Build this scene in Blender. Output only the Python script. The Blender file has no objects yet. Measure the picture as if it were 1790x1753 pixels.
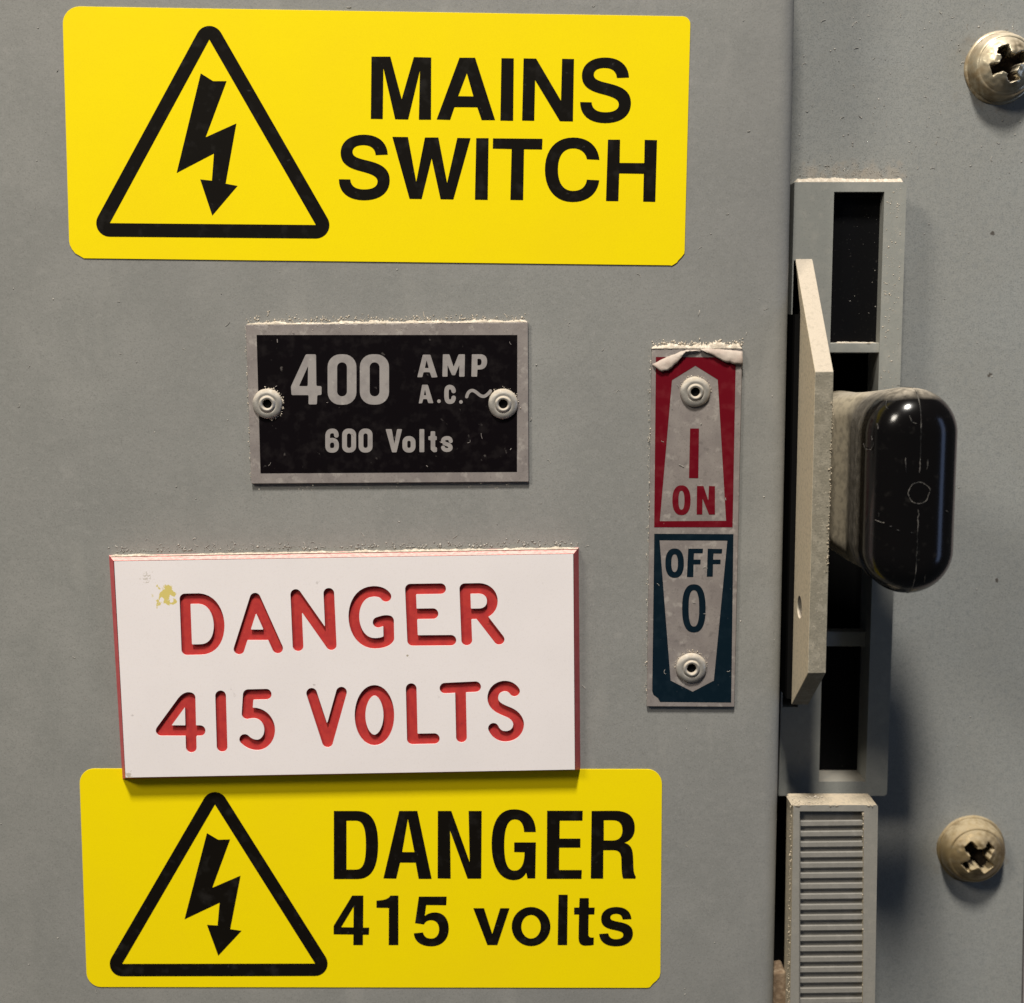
import bpy, bmesh, math, random, re
import numpy as np
from mathutils import Vector, noise
from mathutils.geometry import tessellate_polygon

random.seed(7)
S = 1e-4                       # one unit of drawing (0.1 mm) in metres
F_PX, PITCH, ROLL, DIST = 2400.0, math.radians(7.5), 0.0047, 0.24
CX, CY = 895.0, 876.5

# ------------------------------------------------------------------ camera
scene = bpy.context.scene
col = scene.collection
Fv = Vector((0, math.cos(PITCH), -math.sin(PITCH)))
R0 = Vector((1, 0, 0)); U0 = Vector((0, math.sin(PITCH), math.cos(PITCH)))
Rv = R0 * math.cos(ROLL) - U0 * math.sin(ROLL)
Uv = U0 * math.cos(ROLL) + R0 * math.sin(ROLL)
cam_pos = -Fv * DIST
cd = bpy.data.cameras.new('camera'); cam = bpy.data.objects.new('camera', cd); col.objects.link(cam)
from mathutils import Matrix
cam.matrix_world = Matrix((( Rv.x, Uv.x, -Fv.x, cam_pos.x), (Rv.y, Uv.y, -Fv.y, cam_pos.y),
                           (Rv.z, Uv.z, -Fv.z, cam_pos.z), (0, 0, 0, 1)))
cd.sensor_width = 36; cd.sensor_fit = 'HORIZONTAL'; cd.lens = 36 * F_PX / 1790
cd.clip_start = 0.005; cd.clip_end = 20
cd.dof.use_dof = True; cd.dof.focus_distance = 0.237; cd.dof.aperture_fstop = 20
scene.camera = cam
scene.render.resolution_x = 1024; scene.render.resolution_y = 1003

# ------------------------------------------------------------------ light
world = bpy.data.worlds.new('World'); scene.world = world; world.use_nodes = True
bg = world.node_tree.nodes['Background']
bg.inputs[0].default_value = (0.85, 0.93, 1.0, 1); bg.inputs[1].default_value = 0.05

def area(name, direction, dist, size, power, color, size_y=None, target=(0, 0, 0)):
    ld = bpy.data.lights.new(name, 'AREA'); ld.energy = power; ld.color = color
    ld.size = size
    if size_y: ld.shape = 'RECTANGLE'; ld.size_y = size_y
    lo = bpy.data.objects.new(name, ld); col.objects.link(lo)
    d = Vector(direction).normalized()
    lo.location = Vector(target) + d * dist
    lo.rotation_euler = (-d).to_track_quat('-Z', 'Y').to_euler()
    return lo
area('ceiling_lamp', (-0.24, -1.0, 1.95), 1.75, 0.17, 50.0, (1.0, 0.95, 0.87), size_y=0.24, target=(0.0635, 0, 0.0))
area('side_fill', (-0.95, -1.0, 1.0), 1.00, 0.20, 4.6, (1.0, 0.92, 0.80))  # added warm fill from the left for the side faces, no known lamp
area('window_light', (1.7, -1.0, 0.05), 0.80, 0.17, 0.62, (0.43, 0.59, 1.0), size_y=0.65, target=(0.05, 0, 0))
scene.view_settings.view_transform = 'Standard'; scene.view_settings.look = 'None'
scene.view_settings.exposure = -0.09; scene.view_settings.gamma = 1.0

# ------------------------------------------------------------------ geometry helpers
def W(px, py, d=0.0):
    """the point on the plane d (0.1 mm) in front of the door seen at px,py of the photograph"""
    v = Fv + Rv * ((px - CX) / F_PX) + Uv * ((CY - py) / F_PX)
    Y = -d * S
    t = (Y - cam_pos.y) / v.y
    return cam_pos + v * t

def new_obj(name, verts, faces, mat, parent=None, mats=None, fmat=None, smooth=False, origin=None):
    me = bpy.data.meshes.new(name)
    vs = [Vector(v) for v in verts]
    if parent is not None: o0 = parent.location.copy() if parent.parent is None else parent.parent.location.copy()
    elif origin is not None: o0 = Vector(origin)
    else:
        mn = Vector([min(v[i] for v in vs) for i in range(3)]); mx = Vector([max(v[i] for v in vs) for i in range(3)])
        o0 = (mn + mx) / 2; o0.z = mn.z
    me.from_pydata([tuple(v - o0) for v in vs], [], faces)
    bm = bmesh.new(); bm.from_mesh(me); bmesh.ops.recalc_face_normals(bm, faces=bm.faces); bm.to_mesh(me); bm.free()
    for m in (mats or [mat]): me.materials.append(m)
    if fmat:
        for p, k in zip(me.polygons, fmat): p.material_index = k
    if smooth:
        for p in me.polygons: p.use_smooth = True
    o = bpy.data.objects.new(name, me); col.objects.link(o)
    if parent is not None: o.parent = parent
    else: o.location = o0
    return o

def tag(o, label, cat, group=None):
    o['label'] = label; o['category'] = cat
    if group: o['group'] = group
    return o

def thing(name, loc, label, cat, group=None):
    o = bpy.data.objects.new(name, None); col.objects.link(o); o.location = loc; o.empty_display_size = 0.005
    return tag(o, label, cat, group)

def bevel(o, w, seg=2, angle=35):
    m = o.modifiers.new('bevel', 'BEVEL'); m.width = w * S; m.segments = seg
    m.limit_method = 'ANGLE'; m.angle_limit = math.radians(angle); m.harden_normals = False
    for p in o.data.polygons: p.use_smooth = True
    n = o.modifiers.new('wn', 'WEIGHTED_NORMAL'); n.keep_sharp = False
    return o

def tri(loops):
    """triangles (index triples into the chained loops), even-odd"""
    polys = [[Vector((p[0], p[1], 0)) for p in lp] for lp in loops]
    return tessellate_polygon(polys)

def flat_faces(loops, d):
    pts = [p for lp in loops for p in lp]
    return [W(p[0], p[1], d) for p in pts], [tuple(t) for t in tri(loops)]

def flat(name, loops, d, mat, parent=None):
    v, f = flat_faces(loops, d)
    me = new_obj(name, v, f, mat, parent)
    # face the viewer
    for p in me.data.polygons:
        if p.normal.y > 0: p.flip()
    return me

def prism(name, loops, d_front, d_back, mat, parent=None, persp=False, back=True, **kw):
    """solid with its outline(s) seen at the front plane; straight sides along Y (persp: outline seen at each plane)"""
    vf, ft = flat_faces(loops, d_front)
    n = len(vf)
    if persp: vb = [W(p[0], p[1], d_back) for lp in loops for p in lp]
    else: vb = [Vector((v.x, -d_back * S, v.z)) for v in vf]
    faces = []
    if len(loops) == 1:
        faces.append(tuple(range(n)))
        if back: faces.append(tuple(range(2 * n - 1, n - 1, -1)))
    else:
        faces += ft
        if back: faces += [(c + n, b + n, a + n) for a, b, c in ft]
    k = 0
    for lp in loops:
        m = len(lp)
        for i in range(m):
            j = (i + 1) % m
            faces.append((k + i, k + j, k + j + n, k + i + n))
        k += m
    return new_obj(name, vf + vb, faces, mat, parent, **kw)

def bez(p0, p1, p2, p3, n=10):
    out = []
    for i in range(1, n + 1):
        t = i / n; u = 1 - t
        out.append((u**3*p0[0] + 3*u*u*t*p1[0] + 3*u*t*t*p2[0] + t**3*p3[0],
                    u**3*p0[1] + 3*u*u*t*p1[1] + 3*u*t*t*p2[1] + t**3*p3[1]))
    return out

def path(s, n=10):
    """tiny path language: M L C Z with absolute coordinates; returns list of (points, closed)"""
    tok = re.findall(r'[MLCZ]|-?[\d.]+', s); i = 0; out = []; cur = []; cmd = 'M'
    while i < len(tok):
        if tok[i] in 'MLCZ':
            cmd = tok[i]; i += 1
            if cmd == 'Z': out.append((cur, True)); cur = []; continue
            if cmd == 'M' and cur: out.append((cur, False)); cur = []
        if cmd in 'ML': cur.append((float(tok[i]), float(tok[i+1]))); i += 2; cmd = 'L'
        else:
            a = [float(t) for t in tok[i:i+6]]; i += 6
            cur += bez(cur[-1], a[0:2], a[2:4], a[4:6], n)
    if cur: out.append((cur, False))
    return out

def P(*c): return [(c[i], c[i+1]) for i in range(0, len(c), 2)]

def ell(cx, cy, rx, ry, e=1.0, n=40):
    o = []
    for i in range(n):
        a = 2*math.pi*i/n; c, s = math.cos(a), math.sin(a)
        o.append((cx + rx*math.copysign(abs(c)**e, c), cy + ry*math.copysign(abs(s)**e, s)))
    return o

def rrect(x0, y0, x1, y1, r, n=6):
    o = []
    for cx, cy, a0 in ((x1-r, y0+r, -90), (x1-r, y1-r, 0), (x0+r, y1-r, 90), (x0+r, y0+r, 180)):
        for i in range(n+1):
            a = math.radians(a0 + 90*i/n); o.append((cx + r*math.cos(a), cy + r*math.sin(a)))
    return o

def round_corners(lp, r, n=3, sharp_deg=25):
    o = []; m = len(lp)
    for i in range(m):
        a, b, c = lp[i-1], lp[i], lp[(i+1) % m]
        v1 = (a[0]-b[0], a[1]-b[1]); v2 = (c[0]-b[0], c[1]-b[1])
        l1 = math.hypot(*v1); l2 = math.hypot(*v2)
        if l1 < 1e-6 or l2 < 1e-6: continue
        cosang = -(v1[0]*v2[0] + v1[1]*v2[1])/(l1*l2)
        if cosang > math.cos(math.radians(sharp_deg)): o.append(b); continue
        q = min(r, 0.45*l1, 0.45*l2)
        p0 = (b[0]+v1[0]/l1*q, b[1]+v1[1]/l1*q); p1 = (b[0]+v2[0]/l2*q, b[1]+v2[1]/l2*q)
        for k in range(n+1):
            t = k/n; u = 1-t
            o.append((u*u*p0[0]+2*u*t*b[0]+t*t*p1[0], u*u*p0[1]+2*u*t*b[1]+t*t*p1[1]))
    return o

def place(lp, sc, ox, oy): return [(ox + x/sc, oy + y/sc) for x, y in lp]

def stroke_outline(paths, width, res=1.0):
    """outline loops of a round-capped stroke drawing (marching squares on its distance field)"""
    segs = []
    for pts, closed in paths:
        q = pts + [pts[0]] if closed else pts
        segs += [(q[i], q[i+1]) for i in range(len(q)-1)]
    allp = np.array([p for s in segs for p in s]); h = width/2
    x0, y0 = allp.min(0) - h - 3*res; x1, y1 = allp.max(0) + h + 3*res
    xs = np.arange(x0, x1, res); ys = np.arange(y0, y1, res); X, Y = np.meshgrid(xs, ys)
    D = np.full(X.shape, 1e9)
    for (ax, ay), (bx, by) in segs:
        dx, dy = bx-ax, by-ay; L = dx*dx+dy*dy
        t = np.clip(((X-ax)*dx+(Y-ay)*dy)/max(L, 1e-9), 0, 1)
        D = np.minimum(D, np.hypot(X-ax-t*dx, Y-ay-t*dy))
    D -= h + 1e-5
    nxt = {}
    def ip(i0, j0, i1, j1):
        a, b = D[i0, j0], D[i1, j1]; t = a/(a-b)
        return (xs[j0]+(xs[j1]-xs[j0])*t, ys[i0]+(ys[i1]-ys[i0])*t)
    ny, nx = D.shape; E = {}
    ins = D < 0
    mixed = (ins[:-1, :-1].astype(int)+ins[1:, :-1]+ins[:-1, 1:]+ins[1:, 1:])
    for i, j in zip(*np.where((mixed > 0) & (mixed < 4))):
        c = [(i, j), (i, j+1), (i+1, j+1), (i+1, j)]
        cr = []
        for k in range(4):
            a, b = c[k], c[(k+1) % 4]
            if ins[a] != ins[b]: cr.append((tuple(sorted((a, b))), bool(ins[a])))
        outs = [k for k, s in cr if s]; inn = [k for k, s in cr if not s]
        for a, b in zip(outs, inn): nxt[a] = b
        for k, _ in cr: E[k] = ip(*k[0], *k[1])
    loops = []; used = set()
    for st in list(nxt):
        if st in used: continue
        lp = []; k = st
        while k not in used and k in nxt:
            used.add(k); lp.append(E[k]); k = nxt[k]
        if len(lp) > 6:
            # drop near-duplicate points
            q = [lp[0]]
            for p in lp[1:]:
                if math.hypot(p[0]-q[-1][0], p[1]-q[-1][1]) > 0.35*res: q.append(p)
            loops.append(q)
    return loops

# ------------------------------------------------------------------ materials
def mat(name, color, rough=0.5, metal=0.0, spec=0.5, layers=(), bump=(), coat=0.0, coat_rough=0.1):
    """layers: (colour, noise scale, low, high, strength, detail[, extra]) mixed over the base by noise; bump: (scale, distance_mm, detail)"""
    m = bpy.data.materials.new(name); m.use_nodes = True; nt = m.node_tree; N = nt.nodes; L = nt.links
    b = N['Principled BSDF']
    b.inputs['Roughness'].default_value = rough; b.inputs['Metallic'].default_value = metal
    b.inputs['Specular IOR Level'].default_value = spec
    b.inputs['Coat Weight'].default_value = coat; b.inputs['Coat Roughness'].default_value = coat_rough
    tc = N.new('ShaderNodeTexCoord'); co = tc.outputs['Object']
    rgb = N.new('ShaderNodeRGB'); rgb.outputs[0].default_value = (*color, 1); cur = rgb.outputs[0]
    for ly in layers:
        c, sc, lo, hi, st, det = ly[:6]; stretch = ly[6] if len(ly) > 6 else None
        src = co
        if stretch:
            mp = N.new('ShaderNodeMapping'); mp.inputs['Scale'].default_value = stretch; L.new(co, mp.inputs[0]); src = mp.outputs[0]
        nz = N.new('ShaderNodeTexNoise'); nz.inputs['Scale'].default_value = sc; nz.inputs['Detail'].default_value = det
        L.new(src, nz.inputs['Vector'])
        mr = N.new('ShaderNodeMapRange'); mr.inputs[1].default_value = lo; mr.inputs[2].default_value = hi
        mr.inputs[3].default_value = 0; mr.inputs[4].default_value = st; L.new(nz.outputs[0], mr.inputs[0])
        mx = N.new('ShaderNodeMix'); mx.data_type = 'RGBA'; L.new(mr.outputs[0], mx.inputs[0]); L.new(cur, mx.inputs[6])
        mx.inputs[7].default_value = (*c, 1); cur = mx.outputs[2]
    L.new(cur, b.inputs['Base Color'])
    prev = None
    for sc, dist, det in bump:
        nz = N.new('ShaderNodeTexNoise'); nz.inputs['Scale'].default_value = sc; nz.inputs['Detail'].default_value = det
        L.new(co, nz.inputs['Vector'])
        bp = N.new('ShaderNodeBump'); bp.inputs['Strength'].default_value = 1.0; bp.inputs['Distance'].default_value = dist*1e-3
        L.new(nz.outputs[0], bp.inputs['Height'])
        if prev: L.new(prev, bp.inputs['Normal'])
        prev = bp.outputs[0]
    if prev: L.new(prev, b.inputs['Normal'])
    m['cur'] = 1
    return m

def add_dust(m, color, mode, a, b_, strength=1.0, noise_scale=1500, noise_amt=0.5, rough=0.9):
    """dust lying on a material. mode 'up': on faces that look up; ('axis', (x,y,z)): along an object axis from a to b"""
    nt = m.node_tree; N = nt.nodes; L = nt.links; b = N['Principled BSDF']
    if mode in ('up', 'left'):
        g = N.new('ShaderNodeNewGeometry'); sp = N.new('ShaderNodeVectorMath'); sp.operation = 'DOT_PRODUCT'
        sp.inputs[1].default_value = (0, 0, 1) if mode == 'up' else (-1, 0, 0)
        L.new(g.outputs['Normal'], sp.inputs[0]); val = sp.outputs['Value']
    else:
        tc = N.new('ShaderNodeTexCoord'); dp = N.new('ShaderNodeVectorMath'); dp.operation = 'DOT_PRODUCT'
        dp.inputs[1].default_value = mode[1]; L.new(tc.outputs['Object'], dp.inputs[0]); val = dp.outputs['Value']
    mr = N.new('ShaderNodeMapRange'); mr.inputs[1].default_value = a; mr.inputs[2].default_value = b_; L.new(val, mr.inputs[0])
    tc = N.new('ShaderNodeTexCoord'); nz = N.new('ShaderNodeTexNoise'); nz.inputs['Scale'].default_value = noise_scale; nz.inputs['Detail'].default_value = 6
    L.new(tc.outputs['Object'], nz.inputs['Vector'])
    nr = N.new('ShaderNodeMapRange'); nr.inputs[1].default_value = 0.35; nr.inputs[2].default_value = 0.65
    nr.inputs[3].default_value = 1 - noise_amt; nr.inputs[4].default_value = 1 + noise_amt; L.new(nz.outputs[0], nr.inputs[0])
    mu = N.new('ShaderNodeMath'); mu.operation = 'MULTIPLY'; L.new(mr.outputs[0], mu.inputs[0]); L.new(nr.outputs[0], mu.inputs[1])
    m2 = N.new('ShaderNodeMath'); m2.operation = 'MULTIPLY'; m2.use_clamp = True; L.new(mu.outputs[0], m2.inputs[0]); m2.inputs[1].default_value = strength
    mx = N.new('ShaderNodeMix'); mx.data_type = 'RGBA'; L.new(m2.outputs[0], mx.inputs[0])
    old = b.inputs['Base Color'].links[0].from_socket; L.new(old, mx.inputs[6]); mx.inputs[7].default_value = (*color, 1)
    L.new(mx.outputs[2], b.inputs['Base Color'])
    def fade(sock, target):
        inp = b.inputs[sock]
        mf = N.new('ShaderNodeMix'); mf.data_type = 'FLOAT'; L.new(m2.outputs[0], mf.inputs[0])
        if inp.links: L.new(inp.links[0].from_socket, mf.inputs[2])
        else: mf.inputs[2].default_value = inp.default_value
        mf.inputs[3].default_value = target; L.new(mf.outputs[0], inp)
    fade('Roughness', rough); fade('Metallic', 0.0); fade('Specular IOR Level', 0.15)
    return m

CREAM = (0.50, 0.435, 0.35)
TAN = (0.36, 0.30, 0.215)
GREY = (0.222, 0.222, 0.208)
M = {}
M['door'] = mat('grey_door_paint', GREY, 0.55, spec=0.35,
    layers=[((0.285, 0.28, 0.262), 90, 0.42, 0.68, 0.55, 5), ((0.20, 0.20, 0.19), 45, 0.5, 0.75, 0.5, 4),
            ((0.27, 0.265, 0.25), 700, 0.50, 0.72, 0.45, 6), ((0.15, 0.148, 0.14), 4200, 0.52, 0.74, 0.6, 2), ((0.29, 0.285, 0.27), 3300, 0.55, 0.75, 0.55, 2), ((0.17, 0.168, 0.16), 14, 0.45, 0.70, 0.45, 3), ((0.30, 0.292, 0.27), 130, 0.60, 0.72, 0.35, 9, (1.0, 1.0, 0.25)), ((0.33, 0.32, 0.30), 260, 0.64, 0.76, 0.25, 8)],
    bump=[(650, 0.035, 3), (1800, 0.014, 4), (5000, 0.006, 2)])
M['panel'] = mat('grey_green_panel_paint', (0.262, 0.264, 0.246), 0.5, spec=0.35,
    layers=[((0.28, 0.29, 0.28), 70, 0.42, 0.68, 0.5, 5), ((0.20, 0.21, 0.205), 900, 0.5, 0.72, 0.5, 5),
            ((0.15, 0.155, 0.15), 4200, 0.50, 0.72, 0.75, 2), ((0.31, 0.31, 0.295), 3300, 0.55, 0.75, 0.6, 2), ((0.33, 0.32, 0.30), 320, 0.66, 0.76, 0.25, 8)],
    bump=[(700, 0.035, 3), (1500, 0.02, 4)])
M['frame'] = mat('moulded_frame_plastic', (0.27, 0.272, 0.245), 0.55, spec=0.35,
    layers=[((0.34, 0.33, 0.29), 500, 0.5, 0.7, 0.5, 5), ((0.18, 0.18, 0.165), 4600, 0.56, 0.75, 0.5, 2)], bump=[(1300, 0.02, 3)])
add_dust(M['frame'], (0.34, 0.31, 0.26), 'up', 0.4, 0.9, 0.6, 1200, 0.3)
M['slider'] = mat('ribbed_slider_plastic', (0.25, 0.238, 0.21), 0.55, spec=0.35,
    layers=[((0.31, 0.29, 0.25), 500, 0.5, 0.7, 0.5, 5), ((0.17, 0.165, 0.15), 4600, 0.56, 0.75, 0.5, 2)], bump=[(1300, 0.02, 3)])
add_dust(M['slider'], (0.50, 0.42, 0.31), 'up', 0.45, 0.95, 1.0, 1200, 0.4)
add_dust(M['slider'], (0.46, 0.40, 0.29), 'left', 0.5, 0.9, 0.8, 1800, 0.5)
M['rib'] = mat('slider_rib_plastic', (0.20, 0.19, 0.17), 0.6, spec=0.25,
    layers=[((0.26, 0.245, 0.22), 700, 0.5, 0.7, 0.5, 5), ((0.13, 0.125, 0.11), 4600, 0.56, 0.75, 0.5, 2)], bump=[(1300, 0.02, 3)])
M['fin'] = mat('dusty_guide_plastic', (0.22, 0.20, 0.155), 0.7, spec=0.25,
    layers=[((0.32, 0.29, 0.23), 600, 0.45, 0.65, 0.7, 6), ((0.16, 0.15, 0.12), 3600, 0.53, 0.70, 0.75, 3), ((0.42, 0.37, 0.29), 2600, 0.62, 0.72, 0.6, 3)],
    bump=[(2800, 0.05, 4)])
add_dust(M['fin'], CREAM, 'up', 0.25, 0.6, 1.0, 1500, 0.2)
add_dust(M['fin'], (0.56, 0.48, 0.35), 'left', 0.5, 0.9, 0.95, 1500, 0.3)
M['black'] = mat('black_backing', (0.003, 0.003, 0.0035), 0.5, spec=0.1,
    layers=[((0.06, 0.057, 0.05), 2600, 0.67, 0.75, 0.5, 3)])
M['void_shade'] = mat('interior_shade', (0.006, 0.006, 0.006), 0.9, spec=0.0)  # near-black colour standing in for shade in gaps, slots and bores
M['yellow'] = mat('yellow_vinyl', (0.86, 0.675, 0.001), 0.5, spec=0.12,
    layers=[((0.84, 0.63, 0.004), 60, 0.4, 0.7, 0.5, 4), ((0.76, 0.57, 0.005), 4800, 0.5, 0.8, 0.35, 2)], bump=[(300, 0.01, 2)])
M['ink'] = mat('black_sticker_ink', (0.005, 0.0038, 0.0025), 0.62, spec=0.08,
    layers=[((0.022, 0.02, 0.018), 420, 0.54, 0.72, 0.5, 6), ((0.07, 0.065, 0.06), 800, 0.69, 0.76, 0.45, 4)], bump=[(350, 0.015, 3)])
M['alu'] = mat('dull_aluminium', (0.31, 0.275, 0.255), 0.55, 0.3, spec=0.3,
    layers=[((0.23, 0.20, 0.19), 260, 0.4, 0.62, 0.7, 6), ((0.46, 0.42, 0.38), 620, 0.57, 0.68, 0.6, 10), ((0.17, 0.15, 0.14), 1000, 0.60, 0.70, 0.5, 8), ((0.20, 0.18, 0.165), 3800, 0.56, 0.72, 0.6, 3)],
    bump=[(900, 0.02, 4)])
M['alu_print'] = mat('bare_aluminium_letter', (0.36, 0.33, 0.31), 0.55, 0.3, spec=0.4,
    layers=[((0.27, 0.245, 0.235), 700, 0.45, 0.65, 0.6, 5), ((0.50, 0.47, 0.43), 1100, 0.62, 0.72, 0.5, 5)])
M['blackprint'] = mat('black_enamel_print', (0.0035, 0.0022, 0.003), 0.45, spec=0.1,
    layers=[((0.016, 0.013, 0.013), 600, 0.5, 0.75, 0.6, 6), ((0.13, 0.115, 0.105), 700, 0.69, 0.77, 0.6, 8)])
M['redprint'] = mat('dark_red_print', (0.125, 0.003, 0.009), 0.45, spec=0.12,
    layers=[((0.20, 0.03, 0.035), 500, 0.5, 0.75, 0.4, 6), ((0.40, 0.22, 0.20), 800, 0.70, 0.78, 0.6, 8)])
M['blueprint'] = mat('dark_petrol_print', (0.0028, 0.010, 0.017), 0.45, spec=0.12,
    layers=[((0.012, 0.024, 0.034), 500, 0.5, 0.75, 0.4, 6), ((0.20, 0.20, 0.20), 800, 0.70, 0.78, 0.6, 8)])
M['rivet'] = mat('rivet_aluminium', (0.50, 0.47, 0.42), 0.42, 0.55, spec=0.5,
    layers=[((0.36, 0.33, 0.29), 900, 0.45, 0.65, 0.6, 5)], bump=[(700, 0.035, 3), (1500, 0.02, 4)])
add_dust(M['rivet'], CREAM, 'up', 0.05, 0.5, 0.85, 1500, 0.5)
M['film'] = mat('peeled_film', (0.48, 0.41, 0.35), 0.6, spec=0.3,
    layers=[((0.40, 0.32, 0.27), 600, 0.42, 0.62, 0.8, 8)], bump=[(1200, 0.04, 4)])
M['dust'] = mat('pale_dust', CREAM, 0.95, spec=0.1,
    layers=[((0.74, 0.67, 0.57), 1500, 0.45, 0.65, 0.7, 5), ((0.30, 0.26, 0.20), 2600, 0.58, 0.72, 0.7, 4)], bump=[(3500, 0.10, 4)])
M['dust_tan'] = mat('tan_dust', (0.42, 0.36, 0.27), 0.95, spec=0.1,
    layers=[((0.50, 0.43, 0.33), 1500, 0.45, 0.65, 0.7, 5), ((0.27, 0.22, 0.16), 2600, 0.56, 0.70, 0.6, 4)], bump=[(3500, 0.10, 4)])
M['dust_grey'] = mat('grey_dust_line', (0.31, 0.295, 0.27), 0.95, spec=0.1,
    layers=[((0.60, 0.56, 0.50), 1200, 0.50, 0.66, 0.8, 5), ((0.16, 0.15, 0.14), 900, 0.55, 0.70, 0.8, 4)], bump=[(3500, 0.10, 4)])
M['white'] = mat('white_laminate', (0.80, 0.745, 0.735), 0.45, spec=0.35,
    layers=[((0.75, 0.70, 0.69), 80, 0.4, 0.7, 0.5, 4), ((0.66, 0.60, 0.58), 4600, 0.55, 0.75, 0.3, 2), ((0.42, 0.38, 0.36), 330, 0.73, 0.77, 0.6, 4)])
M['red'] = mat('red_laminate_core', (0.50, 0.085, 0.09), 0.5, spec=0.35,
    layers=[((0.42, 0.04, 0.045), 500, 0.4, 0.7, 0.6, 5), ((0.62, 0.20, 0.17), 1100, 0.70, 0.78, 0.5, 5)])
add_dust(M['red'], (0.78, 0.46, 0.42), 'up', 0.3, 0.75, 0.85, 1500, 0.25)
M['redcut'] = mat('red_engraving', (0.46, 0.042, 0.036), 0.55, spec=0.2,
    layers=[((0.34, 0.024, 0.03), 900, 0.4, 0.7, 0.6, 5), ((0.56, 0.15, 0.13), 1500, 0.72, 0.8, 0.5, 5), ((0.12, 0.03, 0.025), 1100, 0.66, 0.76, 0.5, 5)])
M['knob'] = mat('black_bakelite', (0.003, 0.0025, 0.0025), 0.17, spec=0.45,
    layers=[((0.02, 0.018, 0.016), 700, 0.60, 0.75, 0.5, 8), ((0.12, 0.11, 0.09), 520, 0.715, 0.76, 0.35, 10)],
    bump=[(200, 0.03, 2)])
M['seam'] = mat('worn_mould_line', (0.11, 0.10, 0.09), 0.6, layers=[((0.004, 0.0035, 0.003), 420, 0.44, 0.54, 1.0, 6)])
M['screw'] = mat('tarnished_brass_plating', (0.50, 0.45, 0.33), 0.27, 0.8, spec=0.5,
    layers=[((0.20, 0.14, 0.07), 300, 0.42, 0.62, 0.7, 6), ((0.42, 0.37, 0.28), 1200, 0.55, 0.7, 0.5, 5)], bump=[(700, 0.03, 4)])
M['shade_grime'] = mat('shade_and_grime_in_recess', (0.022, 0.016, 0.011), 0.8, spec=0.1, layers=[((0.08, 0.06, 0.04), 1500, 0.5, 0.7, 0.6, 5)])  # shade of the recess painted in, with brown grime over it
M['brown'] = mat('brown_dusty_block', (0.15, 0.10, 0.06), 0.9, layers=[((0.28, 0.21, 0.14), 900, 0.45, 0.65, 0.9, 6)], bump=[(900, 0.2, 4)])
M['pale'] = mat('pale_panel_edge', (0.36, 0.32, 0.31), 0.6, layers=[((0.30, 0.27, 0.26), 900, 0.45, 0.65, 0.6, 4)])

# yellow paint smear on the white label (a real mark on it), masked round two spots
def add_smear(m, root_loc, spots, color):
    nt = m.node_tree; N = nt.nodes; L = nt.links; b = N['Principled BSDF']
    for (p, r, sc, th, st) in spots:
        tc = N.new('ShaderNodeTexCoord'); vm = N.new('ShaderNodeVectorMath'); vm.operation = 'DISTANCE'
        vm.inputs[1].default_value = p - root_loc; L.new(tc.outputs['Object'], vm.inputs[0])
        mr = N.new('ShaderNodeMapRange'); mr.inputs[1].default_value = r; mr.inputs[2].default_value = 0; mr.inputs[3].default_value = 0; mr.inputs[4].default_value = 0.45
        L.new(vm.outputs['Value'], mr.inputs[0])
        nz = N.new('ShaderNodeTexNoise'); nz.inputs['Scale'].default_value = sc; nz.inputs['Detail'].default_value = 6; L.new(tc.outputs['Object'], nz.inputs['Vector'])
        ad = N.new('ShaderNodeMath'); ad.operation = 'ADD'; L.new(mr.outputs[0], ad.inputs[0]); L.new(nz.outputs[0], ad.inputs[1])
        t = N.new('ShaderNodeMapRange'); t.inputs[1].default_value = th; t.inputs[2].default_value = th+(0.05 if r < 0.003 or th > 0.68 else 0.30); t.inputs[4].default_value = st; L.new(ad.outputs[0], t.inputs[0])
        gt = N.new('ShaderNodeMath'); gt.operation = 'MULTIPLY'; gt.use_clamp = True; gt.inputs[1].default_value = 12.0; L.new(mr.outputs[0], gt.inputs[0])
        g2 = N.new('ShaderNodeMath'); g2.operation = 'MULTIPLY'; L.new(gt.outputs[0], g2.inputs[0]); L.new(t.outputs[0], g2.inputs[1])
        mx = N.new('ShaderNodeMix'); mx.data_type = 'RGBA'; L.new(g2.outputs[0], mx.inputs[0])
        L.new(b.inputs['Base Color'].links[0].from_socket, mx.inputs[6]); mx.inputs[7].default_value = (*color, 1); L.new(mx.outputs[2], b.inputs['Base Color'])

# ------------------------------------------------------------------ large structure: door and side panel
D_PANEL, D_FRAME, D_FIN, D_SLIDE = -195, -120, 120, 22

# door: a folded sheet whose right edge turns back with a small radius
edge_top, edge_bot = W(1398.0, -300, 0), W(1347.5, 2050, 0)
ex_t, ez_t = edge_top.x, edge_top.z; ex_b, ez_b = edge_bot.x, edge_bot.z
prof = []                                      # (offset from the edge, Y)
prof.append((-0.30, 0.0)); prof.append((-0.005, 0.0)); prof.append((-0.00285, 0.0))
RX, RY = 0.0028, 0.0017
for i in range(15):
    a = math.radians(90*i/14); prof.append((-RX + RX*math.sin(a), RY - RY*math.cos(a)))
prof.append((0.0, 0.0235)); prof.append((-0.30, 0.0235))
dv, df = [], []
for (ex, ez) in ((ex_t, ez_t), (ex_b, ez_b)):
    for o_, y_ in prof: dv.append(Vector((ex+o_, y_, ez)))
n = len(prof)
for i in range(n): df.append((i, (i+1) % n, (i+1) % n + n, i + n))
dv += [v.copy() for v in dv]; df.append(tuple(range(2*n, 3*n))); df.append(tuple(range(4*n-1, 3*n-1, -1)))
door = new_obj('cabinet_door', dv, df, M['door'], smooth=True)
tag(door, 'grey painted steel cabinet door carrying the warning signs and plates', 'door')

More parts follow.
